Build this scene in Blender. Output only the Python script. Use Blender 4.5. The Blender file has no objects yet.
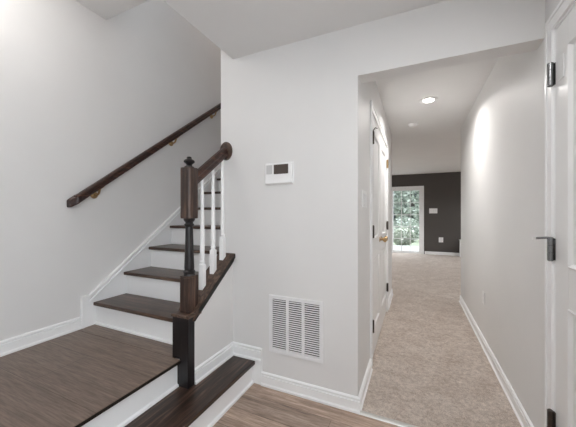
import bpy, bmesh, math, random
from mathutils import Vector, Matrix
random.seed(7)
PI = math.pi
S = bpy.context.scene
COL = S.collection

# ------------------------------------------------------------------ camera, world, lights, exposure
cd = bpy.data.cameras.new('camera'); cam = bpy.data.objects.new('camera', cd); COL.objects.link(cam)
cd.sensor_width = 36.0; cd.lens = 36.0 * 279.756 / 576.0; cd.clip_start = 0.02; cd.clip_end = 200
cam.location = (0, 0, 1.25); cam.rotation_euler = (PI/2, 0, math.radians(24.442))
S.camera = cam

w = bpy.data.worlds.new('sky'); S.world = w; w.use_nodes = True
bg = w.node_tree.nodes['Background']
bg.inputs[0].default_value = (0.86, 0.93, 1.0, 1); bg.inputs[1].default_value = 5.5

def area(name, loc, rot, sx, sy, power, col=(1, 1, 1), portal=False):
    l = bpy.data.lights.new(name, 'AREA'); l.shape = 'RECTANGLE'; l.size = sx; l.size_y = sy
    l.energy = power; l.color = col
    if portal: l.cycles.is_portal = True
    o = bpy.data.objects.new(name, l); COL.objects.link(o); o.location = loc; o.rotation_euler = rot
    return o
def point(name, loc, power, radius, col=(1, 1, 1), spot=None, blend=.6):
    l = bpy.data.lights.new(name, 'SPOT' if spot else 'POINT'); l.energy = power; l.color = col; l.shadow_soft_size = radius
    if spot: l.spot_size = spot; l.spot_blend = blend
    o = bpy.data.objects.new(name, l); COL.objects.link(o); o.location = loc
    return o

WARM = (1.0, .93, .86); COOL = (.95, .975, 1.0)
# soft fill from an added, unseen window in the right wall, behind the camera
area('foyer_side_fill', (.60, -.80, 1.45), (0, PI/2, 0), 1.45, 1.0, 18.5, (.935, .975, 1.0))
# landing lamp and hall downlight; upstairs, foyer and rec room lights are added fill
point('landing_lamp_light', (-1.98, .60, 2.70), 8.7, .13, (1, .955, .915))
point('upstairs_fill', (-1.9, 4.2, 4.9), 17, .12, (1, .88, .80))  # added out of sight to brighten and warm the upper stairwell
fl_ = area('foyer_ceiling_fill', (.10, .72, 2.385), (0, 0, 0), .3, .3, 7.8, (.985, 1, 1)); fl_.data.shape = 'DISK'  # added overhead fill for the foyer, no known fixture there
hd = area('hall_downlight', (.129, 3.319, 2.442), (0, 0, 0), 
          .1, .1, 13.5, (1, .97, .94)); hd.data.spread = math.radians(150); hd.data.shape = 'DISK'
for xx, yy in ((-2.3, 6.2), (2.9, 6.2), (-2.3, 8.4), (2.9, 8.4)):
    point('recreation_room_fill', (xx, yy, 2.36), 88, .06, (.96, .98, 1), spot=math.radians(165), blend=.5)  # added outside the view to brighten the far room
# portal of the patio doorway (guides skylight sampling only)
area('patio_portal', (-.55, 9.66, 1.05), (-PI/2, 0, 0), 1.7, 2.05, 1, portal=True)
sun = bpy.data.lights.new('sun', 'SUN'); sun.energy = 1.2; sun.angle = .1; sun.color = (1, .98, .93)
so = bpy.data.objects.new('sun', sun); COL.objects.link(so); so.rotation_euler = (math.radians(38), 0, math.radians(-55))

V = S.view_settings
V.view_transform = 'Standard'; V.look = 'None'; V.exposure = 0.0; V.gamma = 1.0; V.use_curve_mapping = False
S.cycles.max_bounces = 12; S.cycles.diffuse_bounces = 8

# ------------------------------------------------------------------ materials
def nm(name):
    m = bpy.data.materials.new(name); m.use_nodes = True
    nt = m.node_tree; b = nt.nodes['Principled BSDF']
    return m, nt, b
def ramp(nt, fac, stops):
    r = nt.nodes.new('ShaderNodeValToRGB'); nt.links.new(fac, r.inputs[0])
    while len(r.color_ramp.elements) < len(stops): r.color_ramp.elements.new(.5)
    for e, (p, c) in zip(r.color_ramp.elements, stops): e.position = p; e.color = (*c, 1)
    return r.outputs[0]
def coords(nt, scale=(1, 1, 1), rot=(0, 0, 0)):
    t = nt.nodes.new('ShaderNodeTexCoord'); mp = nt.nodes.new('ShaderNodeMapping')
    mp.inputs['Scale'].default_value = scale; mp.inputs['Rotation'].default_value = rot
    nt.links.new(t.outputs['Object'], mp.inputs[0]); return mp.outputs[0]
def noise(nt, vec, scale, detail=4, rough=.6, dist=0):
    n = nt.nodes.new('ShaderNodeTexNoise'); nt.links.new(vec, n.inputs['Vector'])
    n.inputs['Scale'].default_value = scale; n.inputs['Detail'].default_value = detail
    n.inputs['Roughness'].default_value = rough; n.inputs['Distortion'].default_value = dist
    return n.outputs['Fac']
def bump(nt, b, h, strength, dist=.002):
    n = nt.nodes.new('ShaderNodeBump'); n.inputs['Strength'].default_value = strength; n.inputs['Distance'].default_value = dist
    nt.links.new(h, n.inputs['Height']); nt.links.new(n.outputs[0], b.inputs['Normal'])
def mixc(nt, a, b_, fac, mode='MULTIPLY'):
    n = nt.nodes.new('ShaderNodeMix'); n.data_type = 'RGBA'; n.blend_type = mode
    if hasattr(fac, 'node'): nt.links.new(fac, n.inputs[0])
    else: n.inputs[0].default_value = fac
    nt.links.new(a, n.inputs[6]); nt.links.new(b_, n.inputs[7]); return n.outputs[2]
def paint(name, c, rough=.55, bs=.08, spec=.35):
    m, nt, b = nm(name); v = coords(nt)
    n = noise(nt, v, 2.2, 3)
    k = [tuple(x*f for x in c) for f in (.985, 1.015)]
    nt.links.new(ramp(nt, n, [(.3, k[0]), (.7, k[1])]), b.inputs['Base Color'])
    b.inputs['Roughness'].default_value = rough; b.inputs['Specular IOR Level'].default_value = spec
    bump(nt, b, noise(nt, v, 240, 2), bs, .0006); return m
def metal(name, c, rough=.3, met=1.0):
    m, nt, b = nm(name); v = coords(nt)
    nt.links.new(ramp(nt, noise(nt, v, 60), [(.3, tuple(x*.9 for x in c)), (.7, c)]), b.inputs['Base Color'])
    b.inputs['Metallic'].default_value = met; b.inputs['Roughness'].default_value = rough; return m
def wood(name, axis, dark, mid, light, rough=.38, grain=1.0, plank=None):
    m, nt, b = nm(name)
    lo, hi = 1.6*grain, 26*grain
    sc = {'x': (lo, hi, hi), 'y': (hi, lo, hi), 'z': (hi, hi, lo)}[axis]
    n1 = noise(nt, coords(nt, sc), 1.6, 6, .62, .5)
    n2 = noise(nt, coords(nt, tuple(s*2.6 for s in sc)), 3.0, 3, .7)
    c1 = ramp(nt, n1, [(.30, dark), (.52, mid), (.74, light)])
    c2 = ramp(nt, n2, [(.36, (.55, .53, .51)), (.62, (1.12, 1.12, 1.12))])
    c = mixc(nt, c1, c2, .75)
    if plank:
        br = nt.nodes.new('ShaderNodeTexBrick')
        nt.links.new(coords(nt, rot=(0, 0, 0 if axis == 'x' else PI/2)), br.inputs['Vector'])
        br.offset = .37; pv = plank[2]; br.inputs['Color1'].default_value = (1-pv, 1-pv*.95, 1-pv*.9, 1); br.inputs['Color2'].default_value = (1+pv*.5, 1+pv*.4, 1+pv*.3, 1)
        br.inputs['Mortar'].default_value = (.35, .33, .32, 1); br.inputs['Scale'].default_value = 1
        br.inputs['Mortar Size'].default_value = .0013; br.inputs['Mortar Smooth'].default_value = .2
        br.inputs['Brick Width'].default_value = plank[0]; br.inputs['Row Height'].default_value = plank[1]
        c = mixc(nt, c, br.outputs['Color'], 1.0)
    nt.links.new(c, b.inputs['Base Color'])
    b.inputs['Roughness'].default_value = rough; b.inputs['Specular IOR Level'].default_value = .45
    bump(nt, b, n1, .25, .001); return m
def plain(name, c, rough=.5, spec=.4, emit=None):
    m, nt, b = nm(name); v = coords(nt)
    nt.links.new(ramp(nt, noise(nt, v, 18), [(.3, tuple(x*.96 for x in c)), (.7, c)]), b.inputs['Base Color'])
    b.inputs['Roughness'].default_value = rough; b.inputs['Specular IOR Level'].default_value = spec
    if emit: b.inputs['Emission Color'].default_value = (*emit[0], 1); b.inputs['Emission Strength'].default_value = emit[1]
    return m

M_wall = paint('wall_paint', (.735, .73, .725), .5)
M_ceil = paint('ceiling_paint', (.77, .765, .76), .8, .15, .2)
M_trim = paint('trim_paint', (.88, .885, .89), .3, .02, .5)
M_door = paint('door_paint', (.80, .80, .80), .3, .03, .5)
M_dark = paint('charcoal_paint', (.085, .077, .072), .6)
M_tread = wood('stained_tread_wood', 'x', (.024, .013, .009), (.075, .043, .030), (.20, .125, .088), .33)
M_land = wood('stained_landing_wood', 'x', (.165, .118, .092), (.20, .147, .117), (.245, .184, .148), .40, .7, plank=(5.2, .30, .05))
M_step = wood('stained_step_wood', 'y', (.008, .005, .004), (.045, .025, .018), (.19, .115, .08), .33)
M_nose = wood('stained_nosing_wood', 'x', (.006, .004, .003), (.012, .008, .006), (.025, .017, .013), .35)
M_cap = wood('stained_cap_wood', 'y', (.03, .018, .013), (.10, .062, .045), (.24, .155, .115), .4)
M_post = wood('stained_post_wood', 'z', (.012, .006, .005), (.052, .029, .021), (.17, .10, .072), .42)
M_ebony = wood('ebony_post_wood', 'z', (.005, .004, .004), (.010, .008, .009), (.022, .017, .018), .35)
M_rail = wood('stained_rail_wood', 'y', (.012, .005, .004), (.040, .016, .011), (.15, .066, .042), .38)
M_floor = wood('foyer_plank_floor', 'x', (.27, .195, .155), (.47, .355, .285), (.72, .57, .48), .42, .8, plank=(1.25, .15, .30))
M_brass = metal('brass', (.50, .34, .18), .3)
M_bronze = metal('dark_bronze', (.10, .085, .075), .35)
M_iron = metal('dark_steel', (.24, .24, .245), .25)
M_chrome = metal('chrome', (.85, .85, .86), .12)
M_plastic = plain('white_plastic', (.86, .86, .86), .35)
M_plasgrey = plain('pale_grey_plastic', (.55, .55, .55), .5)
M_screen = plain('thermostat_display', (.075, .055, .045), .2, .6)
M_slat = plain('white_enamel', (.80, .80, .81), .35)
M_void = plain('duct_interior', (.03, .03, .03), .9, .1)
M_glow = plain('lamp_lens', (.9, .9, .9), .4, .3, ((1, .95, .88), 14))
M_opal = plain('opal_glass', (.9, .9, .88), .4, .3, ((1, .97, .93), 4))
M_alum = metal('satin_aluminium', (.80, .79, .76), .35)
M_lawn, _nt, _b = nm('lawn'); _nt.links.new(ramp(_nt, noise(_nt, coords(_nt), 5, 6), [(.3, (.16, .19, .13)), (.7, (.26, .29, .21))]), _b.inputs['Base Color']); _b.inputs['Roughness'].default_value = .9
M_leafs = [plain('leaf_green', c, .7, .2) for c in ((.42, .46, .41), (.56, .59, .52), (.19, .22, .24))]
M_bark = wood('bark', 'z', (.05, .045, .04), (.10, .09, .08), (.2, .18, .16), .9)
M_conc = paint('patio_concrete', (.30, .31, .29), .8)
# carpet
M_carpet, nt, b = nm('beige_carpet')
v = coords(nt)
big = noise(nt, v, 5.5, 5, .65, .6); fine = noise(nt, v, 230, 2, .8); medn = noise(nt, v, 38, 4, .75)
c = ramp(nt, big, [(.32, (.50, .42, .36)), (.55, (.59, .515, .455)), (.72, (.66, .59, .53))])
c = mixc(nt, c, ramp(nt, medn, [(.3, (.66, .64, .63)), (.65, (1.14, 1.14, 1.14))]), .9)
c = mixc(nt, c, ramp(nt, fine, [(.3, (.58, .57, .56)), (.65, (1.22, 1.22, 1.22))]), .9)
nt.links.new(c, b.inputs['Base Color']); b.inputs['Roughness'].default_value = 1; b.inputs['Specular IOR Level'].default_value = .05
b.inputs['Sheen Weight'].default_value = .15
bump(nt, b, fine, .9, .006)
# glass
M_glass, nt, b = nm('window_glass')
b.inputs['Base Color'].default_value = (1, 1, 1, 1); b.inputs['Roughness'].default_value = 0; b.inputs['IOR'].default_value = 1.02
b.inputs['Transmission Weight'].default_value = 1

# ------------------------------------------------------------------ mesh helpers
class MB:
    def __init__(s): s.bm = bmesh.new()
    def box(s, x0, x1, y0, y1, z0, z1):
        vs = [s.bm.verts.new((x, y, z)) for z in (z0, z1) for y in (y0, y1) for x in (x0, x1)]
        for f in ((0, 2, 3, 1), (4, 5, 7, 6), (0, 1, 5, 4), (2, 6, 7, 3), (0, 4, 6, 2), (1, 3, 7, 5)): s.bm.faces.new([vs[i] for i in f])
        return s
    def prism(s, pts, axis, a, b_):
        """polygon pts in the plane normal to axis; order of the two kept axes is (y,z), (x,z) or (x,y)"""
        def P(p, q): return {'x': (q, p[0], p[1]), 'y': (p[0], q, p[1]), 'z': (p[0], p[1], q)}[axis]
        A = [s.bm.verts.new(P(p, a)) for p in pts]; B = [s.bm.verts.new(P(p, b_)) for p in pts]
        s.bm.faces.new(A); s.bm.faces.new(B[::-1]); n = len(pts)
        for i in range(n): s.bm.faces.new((A[i], B[i], B[(i+1) % n], A[(i+1) % n]))
        return s
    def lathe(s, prof, c=(0, 0, 0), axis='z', n=24, tilt=None):
        rings = []
        for r, h in prof:
            ring = []
            for i in range(n):
                a = 2*PI*i/n; p = (r*math.cos(a), r*math.sin(a), h)
                if axis == 'x': p = (p[2], p[0], p[1])
                elif axis == 'y': p = (p[0], p[2], p[1])
                ring.append(s.bm.verts.new((p[0]+c[0], p[1]+c[1], p[2]+c[2])))
            rings.append(ring)
        for a, b_ in zip(rings, rings[1:]):
            for i in range(n): s.bm.faces.new((a[i], a[(i+1) % n], b_[(i+1) % n], b_[i]))
        s.bm.faces.new(rings[0][::-1]); s.bm.faces.new(rings[-1]); return s
    def sweep(s, prof, p0, p1, up=(0, 0, 1)):
        """profile (side, up) swept from p0 to p1"""
        p0, p1 = Vector(p0), Vector(p1); d = (p1-p0).normalized(); side = d.cross(Vector(up)).normalized(); u = side.cross(d)
        R = [[s.bm.verts.new(p + side*a + u*b_) for a, b_ in prof] for p in (p0, p1)]; n = len(prof)
        s.bm.faces.new(R[0]); s.bm.faces.new(R[1][::-1])
        for i in range(n): s.bm.faces.new((R[0][i], R[1][i], R[1][(i+1) % n], R[0][(i+1) % n]))
        return s
    def tube(s, pts, r, n=10):
        pts = [Vector(p) for p in pts]; rings = []
        for i, p in enumerate(pts):
            d = (pts[min(i+1, len(pts)-1)] - pts[max(i-1, 0)]).normalized()
            a = d.cross(Vector((0, 0, 1)));
            if a.length < .05: a = d.cross(Vector((1, 0, 0)))
            a.normalize(); q = d.cross(a); rr = r[i] if isinstance(r, (list, tuple)) else r
            rings.append([s.bm.verts.new(p + a*rr*math.cos(2*PI*k/n) + q*rr*math.sin(2*PI*k/n)) for k in range(n)])
        for a, b_ in zip(rings, rings[1:]):
            for i in range(n): s.bm.faces.new((a[i], a[(i+1) % n], b_[(i+1) % n], b_[i]))
        s.bm.faces.new(rings[0][::-1]); s.bm.faces.new(rings[-1]); return s
def wpos(o):
    p = Vector((0, 0, 0))
    while o: p += o.location; o = o.parent
    return p
def obj(name, mb, mat, parent=None, bevel=0, smooth=False, origin=None, segs=2):
    bm = mb.bm
    off = wpos(parent) if parent else Vector(origin or (0, 0, 0))
    bmesh.ops.translate(bm, verts=bm.verts, vec=-off)
    bmesh.ops.recalc_face_normals(bm, faces=bm.faces)
    me = bpy.data.meshes.new(name); bm.to_mesh(me); bm.free(); me.materials.append(mat)
    o = bpy.data.objects.new(name, me); COL.objects.link(o)
    if parent: o.parent = parent
    else: o.location = off
    if bevel:
        m = o.modifiers.new('bevel', 'BEVEL'); m.width = bevel; m.segments = segs; m.limit_method = 'ANGLE'; m.angle_limit = math.radians(35)
    if smooth:
        for p in me.polygons: p.use_smooth = True
        me.set_sharp_from_angle(angle=math.radians(38))
    return o
def thing(name, label, cat, loc=(0, 0, 0), group=None, kind=None):
    o = bpy.data.objects.new(name, None); COL.objects.link(o); o.location = loc; o.empty_display_size = .1
    if label: o['label'] = label
    if cat: o['category'] = cat
    if group: o['group'] = group
    if kind: o['kind'] = kind
    return o
def tag(o, label, cat, group=None):
    o['label'] = label; o['category'] = cat
    if group: o['group'] = group
    return o
def struct(name, mb, mat, label=None, cat=None, bevel=0, parent=None):
    o = obj(name, mb, mat, parent, bevel)
    if not parent:
        o['kind'] = 'structure'
        if label: o['label'] = label
        if cat: o['category'] = cat
    return o
def dup(root, delta, label=None, group=None, parent=None):
    def cp(o, par):
        c = o.copy(); COL.objects.link(c); c.parent = par
        for ch in [k for k in bpy.data.objects if k.parent == o and k != c]: cp(ch, c)
        return c
    r = cp(root, parent or root.parent); r.location = root.location + Vector(delta)
    if label: r['label'] = label
    if group: r['group'] = group
    return r

# ------------------------------------------------------------------ dimensions
YF = 1.789; XL = -.329; XR = .587; XC = -1.28; XS = -1.395; XW = -2.415; XB = -1.40
ZC = 2.44; ZH = 2.455; ZS = 2.12; HL = .34; H1 = .169
YB = -1.5; YE = 4.6; YR = 9.55; TH = .12
ZL = 2.913; YO = 1.54                 # landing ceiling and the edge where the stairwell rises
RISE = .198; RUN = .26; Y0 = 1.42; Z1 = .527
def nose(k): return Y0 + RUN*k, Z1 + RISE*k

# ------------------------------------------------------------------ structure
struct('floor', MB().box(-1.36, XR+.05, YB-.05, YF+.0, -.06, 0), M_floor, 'brown wood plank floor of the foyer', 'floor')
carp = MB().box(XL-.12, XR+.05, YF-.005, YE, -.06, .006)
carp.box(-4, 5, YE, YR+.05, -.06, .006)
struct('floor_carpet', carp, M_carpet, 'beige carpet running down the hallway into the far room', 'carpet')
struct('ground_slab', MB().box(XW-.1, XR+TH, YB-.1, YF+.2, -.2, -.061).box(-4.1, 5.1, YF+.2, YR+.12, -.2, -.061), M_void, 'foundation slab', 'slab')
struct('wall_landing_base', MB().box(XW, XW+.04, YB, 1.5, 0, HL-.035).box(-1.43, -1.39, YB, 1.45, 0, HL-.035), M_wall, 'framing below the landing', 'wall')
# left stair wall
struct('wall_left', MB().box(XW-.1, XW, YB-.1, 5.6, 0, 5.2), M_wall, 'tall pale grey wall beside the stairs', 'wall')
# front wall (thermostat wall) with hall opening: solid part + header over opening
fw = MB()
fw.prism([(XS, H1-.17), (XL, 0), (XL, ZS), (XR, ZS), (XR, ZC+.35), (XS, ZC+.35)], 'y', YF, YF+.115)
struct('wall_front', fw, M_wall, 'pale grey wall with thermostat and header over the hall opening', 'wall')
struct('wall_stair_side', MB().box(XS, XC, YF+.115, 5.6, 0, 5.2).box(XS, XC, YO, YF+.115, ZC+.36, 5.2), M_wall, 'wall on the right of the upper stairs', 'wall')
# knee wall under the balustrade
kz = lambda y: .575 + (y-1.345)*.7615
struct('wall_knee', MB().prism([(1.368, 0), (YF, 0), (YF, kz(YF)-.005), (1.368, kz(1.368)-.005)], 'x', XS, XC), M_wall, 'low sloped wall under the stair balusters', 'wall')
struct('wall_right', MB().prism([(YB, 0), (-1.35, 0), (-1.35, 2.2), (-.25, 2.2), (-.25, 0), (.86, 0), (.86, 2.105), (1.688, 2.105), (1.688, 0), (YE, 0), (YE, ZH+.1), (YB, ZH+.1)], 'x', XR, XR+TH), M_wall, 'pale grey wall along the right of the hallway', 'wall')
struct('wall_hall_left', MB().prism([(YF+.115, 0), (2.37, 0), (2.37, 2.088), (3.745, 2.088), (3.745, 0), (YE, 0), (YE, ZH+.1), (YF+.115, ZH+.1)], 'x', XL-TH, XL), M_wall, 'left hallway wall holding the closet doors', 'wall')
struct('wall_back', MB().box(XW, XR+.1, YB-.1, YB, 0, 3.2), M_wall, 'foyer wall behind the viewer', 'wall')
struct('wall_window_sill', MB().box(XR, XR+TH, -1.35, -.25, 0, .68), M_wall, 'wall under the added foyer window', 'wall')
struct('added_window', MB().box(XR+.03, XR+.09, -1.35, -.25, .68, .74).box(XR+.03, XR+.09, -1.35, -.25, 2.14, 2.2).box(XR+.03, XR+.09, -1.35, -1.29, .74, 2.14).box(XR+.03, XR+.09, -.31, -.25, .74, 2.14).box(XR+.04, XR+.08, -1.29, -.31, 1.42, 1.46), M_trim, 'white framed window added behind the viewer for fill light', 'window')  # window and its opening are added to carry the side fill light
# ceilings
struct('ceiling', MB().box(XC, XR+.1, YB, YF+.0, ZC, ZC+.36), M_ceil, 'flat grey white foyer ceiling', 'ceiling')
struct('ceiling_landing', MB().box(XW, XC, YB, YO, ZL, ZL+.3), M_ceil, 'higher ceiling over the landing', 'ceiling')
struct('wall_landing_header', MB().box(XC-.001+.001, XC+.1, YB, YO, ZC+.36, ZL+.3), M_wall, 'wall band above the foyer ceiling edge', 'wall')
struct('ceiling_stairwell', MB().box(XW, XC, YO-.3, 5.6, 5.2, 5.3).box(XW, XC, YO-.35, YO-.25, ZL+.3, 5.2).box(XW, XC, 5.6, 5.7, 2.6, 5.3), M_wall, 'upper stairwell enclosure', 'ceiling')
struct('ceiling_hall', MB().box(XL-TH, XR+.1, YF+.115, YE+.12, ZH, ZH+.1), M_ceil, 'hallway ceiling with the recessed light', 'ceiling')
struct('ceiling_far_room', MB().box(-4, 5, YE+.12, YR+.1, ZH+.02, ZH+.12).box(-4, XL-TH, YE, YE+.12, ZH+.02, ZH+.12).box(XR+.1, 5, YE, YE+.12, ZH+.02, ZH+.12), M_ceil, 'ceiling of the far room', 'ceiling')
# far room walls with the patio door opening
X0, X1, ZT = -1.45, .185, 2.04
fr = MB(); fr.box(-4, X0, YR, YR+.12, 0, ZH+.1); fr.box(X1, 5, YR, YR+.12, 0, ZH+.1); fr.box(X0, X1, YR, YR+.12, ZT, ZH+.1)
struct('wall_far', fr, M_dark, 'charcoal accent wall at the end of the far room', 'wall')
struct('wall_far_left', MB().box(-4.1, -4, YE, YR, 0, ZH+.1).box(-4, XL-TH, YE-.1, YE, 0, ZH+.1), M_wall, 'left walls of the far room', 'wall')
struct('wall_far_right', MB().box(5, 5.1, YE, YR, 0, ZH+.1).box(XR+TH, 5, YE-.1, YE, 0, ZH+.1), M_wall, 'right walls of the far room', 'wall')

# baseboards: profile (thickness, height) with a bead on top and a shoe at the bottom
BP = [(0, 0), (.022, 0), (.022, .012), (.014, .02), (.014, .068), (.006, .071), (.006, .074), (.012, .077), (.012, .088), (.004, .095), (0, .095)]
def base_y(mb, x, y0, y1, z, s):     # runs along Y on a wall at x, sticking out by s = +-1
    mb.prism([(x+s*t, z+h) for t, h in BP], 'y', y0, y1)
def base_x(mb, y, x0, x1, z, s=-1):
    mb.prism([(y+s*t, z+h) for t, h in BP], 'x', x0, x1)
b1 = MB(); base_x(b1, YF, -1.02, XL+.0145, 0); struct('baseboard_front', b1, M_trim, 'white baseboard under the air return grille', 'baseboard')
b1 = MB(); base_y(b1, XL, YF, 2.307, 0, 1); struct('baseboard_hall_left', b1, M_trim, 'short white baseboard at the hallway opening corner', 'baseboard')
b1 = MB(); base_y(b1, XL, 3.812, YE, 0, 1); struct('baseboard_hall_end', b1, M_trim, 'short white baseboard past the closet doors', 'baseboard')
b1 = MB(); base_y(b1, XR, 1.756, YE+.01, 0, -1); struct('baseboard_right', b1, M_trim, 'long white baseboard on the right hallway wall', 'baseboard')
b1 = MB(); base_y(b1, XC, 1.368, YF, H1, 1); struct('baseboard_knee', b1, M_trim, 'white baseboard along the low stair wall above the step', 'baseboard')
b1 = MB(); base_x(b1, YF, XC, -1.02, H1); b1.box(-1.110, -1.02, YF-.0135, YF, 0, H1); struct('baseboard_step', b1, M_trim, 'white baseboard stepping down at the end of the entry step', 'baseboard')
b1 = MB(); base_y(b1, XW, YB, 1.335, HL, 1); struct('baseboard_left', b1, M_trim, 'white baseboard along the landing', 'baseboard')
b1 = MB(); base_x(b1, YR, X1+.08, 4.9, 0); base_x(b1, YR, -4, X0-.08, 0); struct('baseboard_far', b1, M_trim, 'white baseboard under the charcoal wall', 'baseboard')
struct('trim_1', MB().prism([(YF-.022, 0), (YF+.010, 0), (YF+.006, .011), (YF-.004, .013), (YF-.018, .006)], 'x', XL+.01, XR-.012), M_alum, 'thin pale transition strip between wood floor and carpet', 'trim')

# ------------------------------------------------------------------ entry step and landing
es = thing('entry_step', 'long dark wood bottom step with white riser beside the foyer floor', 'step', (-1.22, 0, 0))
obj('tread', MB().box(-1.36, -1.072, YB, YF-.013, H1-.03, H1), M_step, es, .006)
obj('riser', MB().box(-1.115, -1.097, YB, YF-.013, 0, H1-.03), M_trim, es)
obj('shoe_molding', MB().prism([(-1.097, 0), (-1.082, 0), (-1.084, .012), (-1.097, .018)], 'y', YB, YF-.013), M_trim, es)
ld = thing('landing', 'wide dark stained wood landing in front of the upper stairs', 'landing', (-1.9, .5, 0))
obj('landing_floor', MB().box(XW+.002, -1.328, YB, 1.308, HL-.02, HL).box(XW+.002, XB, 1.308, 1.47, HL-.02, HL), M_land, ld, .004)
obj('riser', MB().box(-1.375, -1.357, YB, 1.31, H1, HL-.02), M_trim, ld)
obj('shoe_molding', MB().prism([(-1.357, H1), (-1.343, H1), (-1.345, H1+.012), (-1.357, H1+.018)], 'y', YB, 1.308), M_trim, ld)
obj('nosing_trim', MB().box(-1.333, -1.3265, YB, 1.308, HL-.020, HL-.003), M_nose, ld)

# ------------------------------------------------------------------ staircase
st = thing('staircase', 'straight flight of dark wood treads and white risers rising from the landing', 'staircase', (-1.9, 1.45, HL))
XSK = XW+.022; XST = XS-.002
N = 9
for k in range(N):
    y, z = nose(k)
    t = obj('tread', MB().box(XSK, XST, y, y+RUN+.03, z-.028, z), M_tread, st, .006)
    r = obj('riser', MB().box(XSK, XST, y+.028, y+.046, (HL if k == 0 else z-RISE), z-.028), M_trim, st)
obj('shoe_molding', MB().prism([(Y0+.028, HL), (Y0+.014, HL), (Y0+.015, HL+.012), (Y0+.028, HL+.018)], 'x', XSK, XB), M_trim, st)
y2, z2 = nose(N)
sk = lambda y: .615 + (y-1.425)*.7615
SB = [(1.335, HL), (1.335, sk(1.39)-.03), (1.36, sk(1.39)), (1.40, sk(1.40)+.0)]
obj('skirt_board', MB().prism([(1.335, HL), (1.335, sk(1.395)), (1.395, sk(1.395)), (y2, sk(y2)), (y2, sk(y2)-.42), (1.50, HL)], 'x', XW+.002, XSK-.004), M_trim, st)
cap = MB()
pr_ = [(-.006, -.013), (.022, -.013), (.022, .001), (.012, .008), (-.006, .009)]
cap.prism([(1.395, sk(1.395)-.022), (1.395, sk(1.395)), (y2, sk(y2)), (y2, sk(y2)-.022)], 'x', XSK-.006, XSK+.008)
cap.prism([(1.395, sk(1.395)-.062), (1.395, sk(1.395)-.044), (y2, sk(y2)-.044), (y2, sk(y2)-.062)], 'x', XSK-.006, XSK+.010)
cap.prism([(1.335, HL+.0), (1.335, sk(1.395)), (1.395, sk(1.395)), (1.395, sk(1.395)-.035), (1.357, sk(1.395)-.045), (1.357, HL)], 'x', XSK-.006, XSK+.006)
obj('skirt_molding', cap, M_trim, st, .003)

# ------------------------------------------------------------------ balustrade
bl = thing('stair_balustrade', 'dark newel post, sloped handrail and white balusters on the low stair wall', 'railing', (-1.34, 1.36, H1))
PB = obj('base_box', MB().prism([(-1.40, HL+.001), (-1.40, .60), (-1.27, .60), (-1.27, H1+.001), (-1.362, H1+.001), (-1.362, HL-.021), (-1.3405, HL-.021), (-1.3405, HL+.001)], 'y', 1.31, 1.368), M_ebony, bl, .003)
obj('ledge', MB().box(-1.406, -1.264, 1.304, 1.425, .60, .618), M_cap, bl, .003)
# newel
px, py, hs = -1.333, 1.386, .0415
def chamf(hs_, c, z0, z1, mb):
    P = [(px-hs_, py-hs_+c), (px-hs_+c, py-hs_), (px+hs_-c, py-hs_), (px+hs_, py-hs_+c), (px+hs_, py+hs_-c), (px+hs_-c, py+hs_), (px-hs_+c, py+hs_), (px-hs_, py+hs_-c)]
    mb.prism(P, 'z', z0, z1)
nw = thing('newel_post', None, None, (0, 0, 0)); nw.parent = bl; nw.location = Vector((px, py, .618)) - bl.location
mb = MB(); mb.box(px-hs, px+hs, py-hs, py+hs, .618, .84); mb.prism([(px-hs, py-hs), (px+hs, py-hs), (px+hs, py+hs), (px-hs, py+hs)], 'z', .84, .850)
obj('lower_block', mb, M_post, nw, .005)
prof = [(.037, .850), (.034, .862), (.037, .868), (.037, .878), (.029, .886), (.031, .90), (.0305, .92), (.0285, .97), (.0262, 1.05), (.0245, 1.12), (.0235, 1.165), (.030, 1.172), (.031, 1.180), (.024, 1.187), (.024, 1.194), (.032, 1.202), (.036, 1.212), (.037, 1.222)]
obj('turned_shaft', MB().lathe(prof, (px, py, 0), n=28), M_ebony, nw, smooth=True)
mb = MB(); chamf(.0435, .012, 1.218, 1.545, mb)
obj('upper_block', mb, M_post, nw, .005)
prof = [(.030, 1.545), (.031, 1.552), (.021, 1.556), (.017, 1.565), (.022, 1.572), (.033, 1.580), (.035, 1.587), (.031, 1.595), (.020, 1.601), (.015, 1.605), (.016, 1.611), (.012, 1.617), (.003, 1.620)]
obj('finial', MB().lathe(prof, (px, py, 0), n=24), M_ebony, nw, smooth=True)
# sloped cap board
c0, c1 = 1.415, YF-.001
mb = MB(); mb.prism([(1.345, kz(1.345)), (c1, kz(c1)), (c1, kz(c1)+.032), (1.345+.035, kz(1.345)+.032+.0267)], 'x', -1.412, -1.258)
obj('cap_board', mb, M_cap, bl, .003)
mb = MB(); mb.prism([(1.37, kz(1.37)-.028), (c1, kz(c1)-.028), (c1, kz(c1)), (1.37, kz(1.37))], 'x', XC, XC+.012)
obj('edge_band', MB().prism([(1.39, kz(1.39)), (c1, kz(c1)), (c1, kz(c1)+.029), (1.39, kz(1.39)+.029)], 'x', -1.258, -1.2555), M_nose, bl)
mb_ = mb
obj('cove_trim', mb, M_nose, bl)
# handrail
RP = [(-.030, -.012), (-.022, -.030), (.022, -.030), (.030, -.012), (.026, .006), (.031, .016), (.026, .028), (.012, .036), (-.012, .036), (-.026, .028), (-.031, .016), (-.026, .006)]
rz = lambda y: 1.742 + (y-YF)*.7615
hr = obj('handrail', MB().sweep(RP, (-1.34, py+.036, rz(py+.036)), (-1.34, YF-.02, rz(YF-.02))), M_rail, bl, .003)
obj('rosette', MB().lathe([(.056, 0), (.056, .012), (.052, .018), (.044, .020), (.042, .024)], (0, 0, 0), 'y', 32), M_post, bl, smooth=True)
ro = [o for o in COL.objects if o.name == 'rosette'][0]
ro.rotation_euler = (0, 0, PI); ro.location = Vector((-1.34, YF, 1.735)) - bl.location
for vtx in ro.data.vertices: vtx.co += bl.location; vtx.co.z *= 1.28
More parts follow.
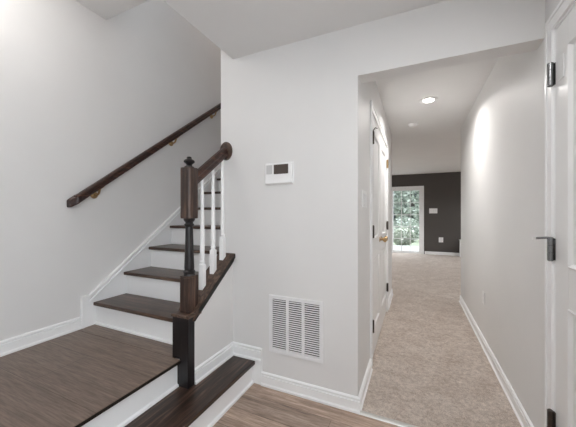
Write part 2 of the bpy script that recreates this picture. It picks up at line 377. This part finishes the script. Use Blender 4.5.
# balusters
for i, by in enumerate((1.516, 1.630, 1.740)):
    zb = kz(by)+.034
    zt = rz(by) - .028
    bt = thing('baluster', None, None); bt.parent = bl; bt.location = Vector((-1.34, by, zb)) - bl.location
    e = .018
    m_ = MB()
    vs_ = [m_.bm.verts.new(p) for p in [(-1.34+sx*e, by+sy*e, kz(by+sy*e)+.033) for sx, sy in ((-1, -1), (1, -1), (1, 1), (-1, 1))] + [(-1.34+sx*e, by+sy*e, zb+.16) for sx, sy in ((-1, -1), (1, -1), (1, 1), (-1, 1))]]
    for f in ((0, 1, 2, 3), (7, 6, 5, 4), (0, 4, 5, 1), (1, 5, 6, 2), (2, 6, 7, 3), (3, 7, 4, 0)): m_.bm.faces.new([vs_[q] for q in f])
    obj('square_foot', m_, M_trim, bt, .002)
    L = zt-(zb+.16)
    pf = [(.0165, 0), (.012, .008), (.0155, .014), (.0155, .022), (.011, .028), (.0125, .05), (.0135, .10), (.013, .16), (.0115, .28), (.0098, .42), (.0092, L+.01)]
    pf = [(min(r*1.18, .018), zb+.16+h) for r, h in pf]
    obj('turned_spindle', MB().lathe(pf, (-1.34, by, 0), n=16), M_trim, bt, smooth=True)

# ------------------------------------------------------------------ wall handrail
wh = thing('wall_handrail', 'long dark wood handrail with brass brackets on the left stair wall', 'handrail', (-2.34, 1.22, 1.32))
wz = lambda y: 1.337 + (y-1.245)*.7615
WP = [(r*math.cos(a)*1.0, r*math.sin(a)*1.12) for r, a in [(.027, 2*PI*k/14) for k in range(14)]]
WP = [(-.024, -.018), (-.016, -.028), (.016, -.028), (.024, -.018), (.022, -.004), (.028, .008), (.025, .022), (.012, .030), (-.012, .030), (-.025, .022), (-.028, .008), (-.022, -.004)]
mb = MB().sweep(WP, (-2.34, 1.275, wz(1.275)), (-2.34, 4.3, wz(4.3)))
obj('rail', mb, M_rail, wh, .002)
mb = MB().sweep([(a*.98, b_*.98) for a, b_ in WP], (-2.412, 1.262, wz(1.262)+.004), (-2.328, 1.262, wz(1.262)+.004))
# mitred return to the wall, with a chamfered outer corner
mb2 = MB(); Yr = 1.255
mb2.prism([(-2.413, 1.235), (-2.345, 1.235), (-2.313, 1.268), (-2.313, 1.305), (-2.367, 1.30), (-2.413, 1.298)], 'z', wz(1.262)-.030, wz(1.262)+.030)
mb.bm.free()
for v_ in mb2.bm.verts: v_.co.z += (v_.co.y-1.27)*.7615
obj('return_end', mb2, M_rail, wh, .012, segs=3)
for by in (1.44, 2.24, 2.90, 3.7):
    z = wz(by)
    br = thing('bracket', None, None); br.parent = wh; br.location = Vector((-2.40, by, z-.09)) - wh.location
    obj('rose', MB().lathe([(.030, 0), (.030, .004), (.024, .010), (.012, .014)], (XW, by, z-.082), 'x', 20), M_brass, br, smooth=True)
    obj('arm', MB().tube([(XW+.008, by, z-.082), (XW+.04, by, z-.084), (XW+.062, by, z-.074), (XW+.073, by, z-.052), (-2.34, by, z-.034)], [.009, .008, .008, .008, .011]), M_brass, br, smooth=True)
    obj('saddle', MB().sweep([(-.014, -.003), (.014, -.003), (.014, .002), (-.014, .002)], (-2.34, by-.03, wz(by-.03)-.036), (-2.34, by+.03, wz(by+.03)-.036)), M_brass, br)

# ------------------------------------------------------------------ thermostat, air return, switches, outlets
th = thing('thermostat', 'white wall thermostat with brown display between the stairs and the hall opening', 'thermostat', (-.878, YF, 1.46))
obj('body', MB().box(-.985, -.771, YF-.026, YF, 1.461, 1.607), M_plastic, th, .006)
obj('wall_plate', MB().box(-.99, -.766, YF-.005, YF, 1.456, 1.612), M_plastic, th, .002)
obj('display', MB().box(-.912, -.800, YF-.028, YF-.024, 1.528, 1.595), M_screen, th, .001)
obj('button_panel', MB().box(-.972, -.925, YF-.0275, YF-.024, 1.530, 1.594), M_plasgrey, th, .001)
vt = thing('air_return_grille', 'white louvered air return grille low on the wall below the thermostat', 'vent', (-.757, YF, .257))
va, vb, vz0, vz1 = -.960, -.554, .257, .665
fmb = MB(); e = .026
for a_, b_, c_, d_ in ((va, vb, vz0, vz0+e), (va, vb, vz1-e, vz1), (va, va+e, vz0+e, vz1-e), (vb-e, vb, vz0+e, vz1-e)):
    fmb.box(a_, b_, YF-.010, YF, c_, d_)
iw = (vb-va-2*e)
for q in (1, 2): xm = va+e+iw*q/3; fmb.box(xm-.010, xm+.010, YF-.009, YF, vz0+e, vz1-e)
obj('frame', fmb, M_slat, vt, .0015)
for q in range(3):
    xa = va+e+iw*q/3+(.010 if q else 0); xb = va+e+iw*(q+1)/3-(.010 if q < 2 else 0)
    lm = MB(); n_ = 24; hh = (vz1-vz0-2*e)/n_
    for i in range(n_):
        zc = vz0+e+hh*(i+.5)
        lm.prism([(YF-.0085, zc-hh*.25), (YF-.0072, zc-hh*.33), (YF-.0012, zc+hh*.02), (YF-.0024, zc+hh*.10)], 'x', xa, xb)
    obj('louver_panel', lm, M_slat, vt)
obj('duct_backing', MB().box(va+e, vb-e, YF-.0008, YF+.0, vz0+e, vz1-e), M_void, vt)
def plate_x(name, label, cat, x, y, z, s, w_=.072, h_=.116, kind='outlet', gang=1, group=None):
    """plate on a wall at x whose normal points along s on X"""
    t = thing(name, label, cat, (x, y, z-h_/2), group)
    obj('cover_plate', MB().box(min(x, x+s*.006), max(x, x+s*.006), y-w_/2, y+w_/2, z-h_/2, z+h_/2), M_plastic, t, .002)
    for g in range(gang):
        yc = y + (g-(gang-1)/2)*.046
        if kind == 'switch':
            obj('rocker', MB().prism([(x+s*.005, z-.033), (x+s*.008, z-.033), (x+s*.011, z+.033), (x+s*.005, z+.033)], 'y', yc-.016, yc+.016), M_slat, t)
        else:
            for dz in (-.02, .02):
                obj('socket', MB().box(min(x+s*.005, x+s*.009), max(x+s*.005, x+s*.009), yc-.016, yc+.016, z+dz-.014, z+dz+.014), M_slat, t, .003)
    return t
plate_x('light_switch', 'white three rocker light switch on the left hallway wall before the closet', 'light switch', XL, 2.03, 1.352, 1, .165, .116, 'switch', 3)
plate_x('wall_outlet', 'white outlet low on the right hallway wall', 'outlet', XR, 3.145, .46, -1)
def plate_y(name, label, cat, x, z, w_, h_, kind, gang=1):
    t = thing(name, label, cat, (x, YR, z-h_/2))
    obj('cover_plate', MB().box(x-w_/2, x+w_/2, YR-.007, YR, z-h_/2, z+h_/2), M_plastic, t, .002)
    for g in range(gang):
        xc = x+(g-(gang-1)/2)*.06
        if kind == 'switch': obj('rocker', MB().box(xc-.018, xc+.018, YR-.011, YR-.006, z-.035, z+.035), M_slat, t, .002)
        else:
            for dz in (-.03, .03): obj('socket', MB().box(xc-.022, xc+.022, YR-.010, YR-.006, z+dz-.02, z+dz+.02), M_slat, t, .003)
plate_y('light_switch', 'white multi switch plate on the charcoal wall beside the patio door', 'light switch', .50, 1.33, .22, .15, 'switch', 3)
plate_y('wall_outlet', 'white outlet low on the charcoal wall', 'outlet', .706, .458, .12, .15, 'outlet')
sm = thing('low_white_panel', 'low white block standing at the foot of the charcoal wall by the hall corner', 'panel', (1.42, 9.35, 0))
obj('panel_body', MB().box(1.165, 1.9, 9.30, 9.42, .006, .475), M_trim, sm, .004)
obj('panel_cap', MB().box(1.155, 1.91, 9.29, 9.43, .475, .50), M_trim, sm, .004)

# ------------------------------------------------------------------ ceiling fixtures
rl = thing('recessed_light', 'lit round recessed light in the hallway ceiling', 'ceiling light', (.129, 3.319, ZH))
obj('trim_ring', MB().lathe([(.052, -.001), (.052, -.006), (.075, -.008), (.090, -.004), (.090, 0)], (.129, 3.319, ZH), n=32), M_plastic, rl, smooth=True)
obj('lens', MB().lathe([(.050, -.010), (.050, -.006), (.05, -.002)], (.129, 3.319, ZH), n=32), M_glow, rl)
sd = thing('smoke_detector', 'small round white smoke detector on the hallway ceiling behind the light', 'smoke detector', (-.026, 4.127, ZH))
obj('base', MB().lathe([(.058, 0), (.058, -.012), (.055, -.016)], (-.026, 4.127, ZH), n=28), M_plastic, sd, smooth=True)
obj('cover', MB().lathe([(.048, -.016), (.046, -.030), (.036, -.038), (.012, -.040)], (-.026, 4.127, ZH), n=28), M_plastic, sd, smooth=True)
for nm_, lab, (lx, ly, lz) in (('flush_mount_light', 'round ceiling light above the landing', (-1.98, .60, ZL)), ('flush_mount_light', 'unseen flat disc light added to the low foyer ceiling as fill', (.10, .72, ZC))):  # the foyer disc is an added, unseen housing for the overhead fill
    fl = thing(nm_, lab, 'ceiling light', (lx, ly, lz))
    obj('pan', MB().lathe([(.15, 0), (.15, -.022), (.145, -.026)], (lx, ly, lz), n=32), M_bronze, fl, smooth=True)
    obj('glass_bowl', MB().lathe([(.145, -.026), (.142, -.040), (.12, -.048), (.005, -.050)] if lx > 0 else [(.135, -.026), (.125, -.055), (.09, -.078), (.04, -.09), (.005, -.092)], (lx, ly, lz), n=32), M_opal, fl, smooth=True)

# ------------------------------------------------------------------ doors (two-panel leaves in X = const walls)
def leaf(parent, x, s, ya, yb, z0, z1, name='leaf'):
    """panelled door leaf, face at x with outward normal s; panels recessed with raised moulding"""
    t = .035; m_ = MB(); lo, hi = min(x, x-s*t), max(x, x-s*t)
    stl = .115; r0, r1, r2 = z0+.22, .85, 1.02; r3 = z1-.125
    m_.box(lo, hi, ya, ya+stl, z0, z1); m_.box(lo, hi, yb-stl, yb, z0, z1)
    for a_, b_ in ((z0, r0), (r1, r2), (r3, z1)): m_.box(lo, hi, ya+stl, yb-stl, a_, b_)
    for a_, b_ in ((r0, r1), (r2, r3)):
        xi = x-s*.010; m_.box(min(x-s*(t-.01), xi), max(x-s*(t-.01), xi), ya+stl, yb-stl, a_, b_)
    o = obj(name, m_, M_door, parent, .0015)
    for a_, b_ in ((r0, r1), (r2, r3)):
        f = MB(); y0_, y1_ = ya+stl, yb-stl
        # sloped moulding ring around the panel, then raised field
        def ring(i0, d0, i1, d1):
            A = [(x-s*d0, y, z) for y, z in ((y0_+i0, a_+i0), (y1_-i0, a_+i0), (y1_-i0, b_-i0), (y0_+i0, b_-i0))]
            B = [(x-s*d1, y, z) for y, z in ((y0_+i1, a_+i1), (y1_-i1, a_+i1), (y1_-i1, b_-i1), (y0_+i1, b_-i1))]
            va_ = [f.bm.verts.new(p) for p in A]; vb_ = [f.bm.verts.new(p) for p in B]
            for q in range(4): f.bm.faces.new((va_[q], va_[(q+1) % 4], vb_[(q+1) % 4], vb_[q]))
            return vb_
        ring(0, .0, .006, -.004); ring(.006, -.004, .018, .009); ring(.018, .009, .034, .009)
        last = ring(.034, .009, .062, .003); f.bm.faces.new(last)
        obj('panel', f, M_door, o)
    return o
def hinge(parent, x, s, y, z, mat, h_=.09, r=.0075):
    g = obj('hinge', MB().lathe([(r*.6, -h_/2-.006), (r, -h_/2-.002), (r, -h_/6), (r*.93, -h_/6), (r*.93, -h_/6+.001), (r, -h_/6+.002), (r, h_/6), (r*.93, h_/6+.001), (r, h_/6+.002), (r, h_/2+.002), (r*.6, h_/2+.006)], (x+s*.016, y, z), n=14), mat, parent, smooth=True)
    obj('hinge_leaf', MB().box(min(x+s*.0005, x+s*.004), max(x+s*.0005, x+s*.004), y-.010, y+.012, z-h_/2, z+h_/2), mat, g)
    return g
def casing_x(m_, x, s, ya, yb, zt, wd=.06):
    """casing on wall at x around opening ya..yb, height zt"""
    for (d0, d1, o0, o1) in ((0, .010, .003, wd-.016), (0, .014, wd-.016, wd), (0, .012, 0, .003)):
        lo, hi = min(x, x+s*d1), max(x, x+s*d1)
        m_.box(lo, hi, ya-o1, ya-o0, 0, zt+o1); m_.box(lo, hi, yb+o0, yb+o1, 0, zt+o1); m_.box(lo, hi, ya-o0, yb+o0, zt+o0, zt+o1)
# closet: pair of leaves on the left of the hallway
m_ = MB(); casing_x(m_, XL, 1, 2.37, 3.745, 2.088, .065)
for a_, b_, z0_, z1_ in ((2.37, 2.38, 0, 2.088), (3.735, 3.745, 0, 2.088), (2.38, 3.735, 2.078, 2.088)): m_.box(XL-TH+.001, XL, a_, b_, z0_, z1_)
struct('trim_2', m_, M_trim, 'white casing around the closet double doors', 'trim')
for ya, yb, yh, yk, lab, nmx in ((2.383, 3.056, 2.378, 2.995, 'near white panelled closet door leaf with brass knob on the left of the hallway', 'door_1'), (3.059, 3.732, 3.737, 3.12, 'far white panelled closet door leaf on the left of the hallway', 'door_2')):
    d = thing(nmx, lab, 'door', (XL, yh, .01), kind='structure')
    lf = leaf(d, XL-.002, 1, ya, yb, .018, 2.075)
    for z in (.32, 1.10, 1.875): hinge(d, XL-.002, 1, yh + (.010 if nmx == 'door_1' else -.010), z, M_brass if nmx == 'door_2' and z > 1.5 else M_bronze, .095, .010)
    k = obj('knob', MB().lathe([(.026, 0), (.026, .004), (.012, .008), (.009, .014), (.009, .028), (.016, .034), (.026, .044), (.028, .054), (.024, .064), (.010, .069)], (XL-.002, yk, .985), 'x', 24), M_brass, d, smooth=True)
obj('stop_pin', MB().tube([(XL+.012, 2.378, 1.925), (XL+.03, 2.40, 1.958), (XL+.04, 2.44, 1.962)], .004), M_bronze, [o for o in COL.objects if o.name == 'door_1'][0])
struct('wall_closet', MB().box(-1.2, -1.15, 2.3, 4.1, 0, 2.3), M_wall, 'closet interior wall', 'wall')
# door on the right wall of the foyer
m_ = MB(); casing_x(m_, XR, -1, .86, 1.688, 2.105, .066)
for a_, b_, z0_, z1_ in ((.86, .87, 0, 2.105), (1.678, 1.688, 0, 2.105), (.87, 1.678, 2.095, 2.105)): m_.box(XR, XR+TH-.001, a_, b_, z0_, z1_)
struct('trim_3', m_, M_trim, 'white casing around the right foyer door', 'trim')
d = thing('door_3', 'white panelled door with dark steel hinges at the right edge of the photo', 'door', (XR, 1.688, .01), kind='structure')
leaf(d, XR-.0, -1, .872, 1.676, .012, 2.092)
for z, hm in ((.285, M_bronze), (1.085, M_iron), (1.893, M_iron)): hinge(d, XR, -1, 1.684, z, hm, .100, .012)
pl_ = obj('painted_hinge_leaf', MB().box(XR-.0035, XR, 1.592, 1.664, 1.843, 1.943), M_slat, d, .002)
hs_ = obj('hinge_stop', MB().tube([(XR-.014, 1.684, 1.136), (XR-.028, 1.690, 1.137), (XR-.070, 1.692, 1.133)], .0055), M_iron, d, smooth=True)
obj('bumper', MB().lathe([(.007, 0), (.007, .012)], (XR-.080, 1.692, 1.1325), 'x', 12), M_plastic, hs_)
obj('knob', MB().lathe([(.03, 0), (.03, .006), (.012, .01), (.011, .03), (.026, .045), (.028, .058), (.012, .068)], (0, 0, 0), 'x', 20), M_iron, d, smooth=True)
kn = [o for o in COL.objects if o.name.startswith('knob')][-1]
for vtx in kn.data.vertices: vtx.co = Vector((XR, .975, .95)) - d.location + Vector((-(vtx.co.x + d.location.x), vtx.co.y + d.location.y, vtx.co.z + d.location.z))
struct('wall_right_closet', MB().box(XR+TH+.5, XR+TH+.55, .7, 1.9, 0, 2.3), M_wall, 'wall behind the right foyer door', 'wall')

# ------------------------------------------------------------------ patio door in the far wall
pd = thing('door_4', 'gridded white patio door in the charcoal wall with bright garden behind', 'patio door', ((X0+X1)/2, YR, 0), kind='structure')
m_ = MB(); cw = .06
for a_, b_, c_, d_ in ((X0-cw, X0, 0, ZT+cw), (X1, X1+cw, 0, ZT+cw), (X0, X1, ZT, ZT+cw)): m_.box(a_, b_, YR-.02, YR, c_, d_)
obj('casing', m_, M_trim, pd, .003)
m_ = MB()
for a_, b_, c_, d_ in ((X0, X0+.025, 0, ZT), (X1-.025, X1, 0, ZT), (X0+.025, X1-.025, ZT-.025, ZT), (X0+.025, X1-.025, 0, .025)): m_.box(a_, b_, YR+.001, YR+.12, c_, d_)
obj('frame', m_, M_trim, pd)
def sash(ya, xa, xb):
    m_ = MB(); e = .045; za, zb = .026, ZT-.026
    for a_, b_, c_, d_ in ((xa, xa+e, za, zb), (xb-e, xb, za, zb), (xa+e, xb-e, zb-e, zb), (xa+e, xb-e, za, za+e)): m_.box(a_, b_, ya, ya+.035, c_, d_)
    sh = obj('sash', m_, M_trim, pd, .002)
    g0, g1, h0, h1 = xa+e, xb-e, za+e, zb-e; mm = MB()
    for q in (1, 2): xx = g0+(g1-g0)*q/3; mm.box(xx-.009, xx+.009, ya+.009, ya+.025, h0, h1)
    for q in range(1, 5): zz = h0+(h1-h0)*q/5; mm.box(g0, g1, ya+.010, ya+.024, zz-.009, zz+.009)
    obj('muntins', mm, M_trim, sh)
    obj('glass_pane', MB().box(g0, g1, ya+.015, ya+.019, h0, h1), M_glass, sh)
sash(YR+.02, -.695, X1-.026)
sash(YR+.07, X0+.026, -.64)

# ------------------------------------------------------------------ garden beyond
struct('ground', MB().box(-22, 22, YR+.121, 45, -.3, -.12), M_lawn, 'pale lawn outside the patio door', 'lawn')
pt = tag(obj('patio_slab', MB().box(-3, 3, YR+.125, YR+2.6, -.12, -.03), M_conc), 'pale concrete slab outside the patio door', 'patio')
def foliage(cx, cy, cz, rx, ry, rz_, n, size):
    m_ = MB()
    for _ in range(n):
        d_ = Vector((random.gauss(0, 1), random.gauss(0, 1), random.gauss(0, 1))).normalized() * (random.uniform(.35, 1) ** .5)
        c_ = Vector((cx+d_.x*rx, cy+d_.y*ry, max(cz+d_.z*rz_, -.1)))
        u_ = Vector((random.gauss(0, 1), random.gauss(0, 1), random.gauss(0, .6))).normalized(); v_ = u_.cross(Vector((random.random(), random.random(), 1)).normalized())
        s_ = size*random.uniform(.6, 1.3)
        m_.bm.faces.new([m_.bm.verts.new(c_+u_*a_*s_+v_*b__*s_*.6) for a_, b__ in ((-1, 0), (0, -1), (1, 0), (0, 1))])
    return m_
for i, (x, y, hgt, r, mi, lab) in enumerate((
        (-3.0, 18.8, 6.5, 1.45, 2, 'leafy dark tree at the left behind the patio door glass'),
        (-.1, 19.6, 6.0, 1.45, 0, 'mid green tree in the middle behind the patio door glass'),
        (-1.5, 23.4, 7.0, 1.6, 2, 'tall dark tree rising between the nearer two beyond the patio door'),
        (1.6, 23.0, 7.0, 1.5, 1, 'pale tree at the right behind the patio door glass'),
        (-4.6, 26.8, 8.0, 2.1, 0, 'distant tree farthest left beyond the patio door'),
        (-.3, 27.2, 8.0, 2.1, 2, 'distant tree in the centre beyond the patio door'))):
    t = thing('garden_tree', lab, 'tree', (x, y, -.12), 'trees outside the patio door')
    obj('trunk', MB().tube([(x, y, -.15), (x+.05, y, 1), (x-.08, y, 2.2), (x+.06, y, hgt*.75)], [.16, .13, .11, .05]), M_bark, t, smooth=True)
    obj('crown', foliage(x, y, hgt*.47, r*1.0, r, hgt*.45, 5000, .15), M_leafs[mi], t)
for i, (x, y, r, mi, lab) in enumerate((
        (-1.75, 16, .75, 1, 'pale shrub in the second row at the left beyond the patio door'), (-.35, 14.8, .6, 0, 'green shrub in the second row in the middle beyond the patio door'),
        (.95, 16.2, .7, 1, 'pale shrub in the second row at the right beyond the patio door'), (-.5, 17.2, .8, 0, 'larger green shrub in the back row beyond the patio door'),
        (-1.6, 12.9, .55, 1, 'low pale shrub nearest the patio door on the left'), (-.45, 12.6, .5, 1, 'low pale shrub nearest the middle of the patio door'), (.7, 12.9, .55, 0, 'low green shrub nearest the patio door on the right'))):
    t = thing('garden_shrub', lab, 'shrub', (x, y, -.12), 'shrubs outside the patio door')
    obj('stem', MB().tube([(x, y, -.15), (x+.03, y, r*.6)], [.03, .015]), M_bark, t)
    obj('foliage', foliage(x, y, r*.55, r, r*.8, r*.75, 1500, .07), M_leafs[mi], t)
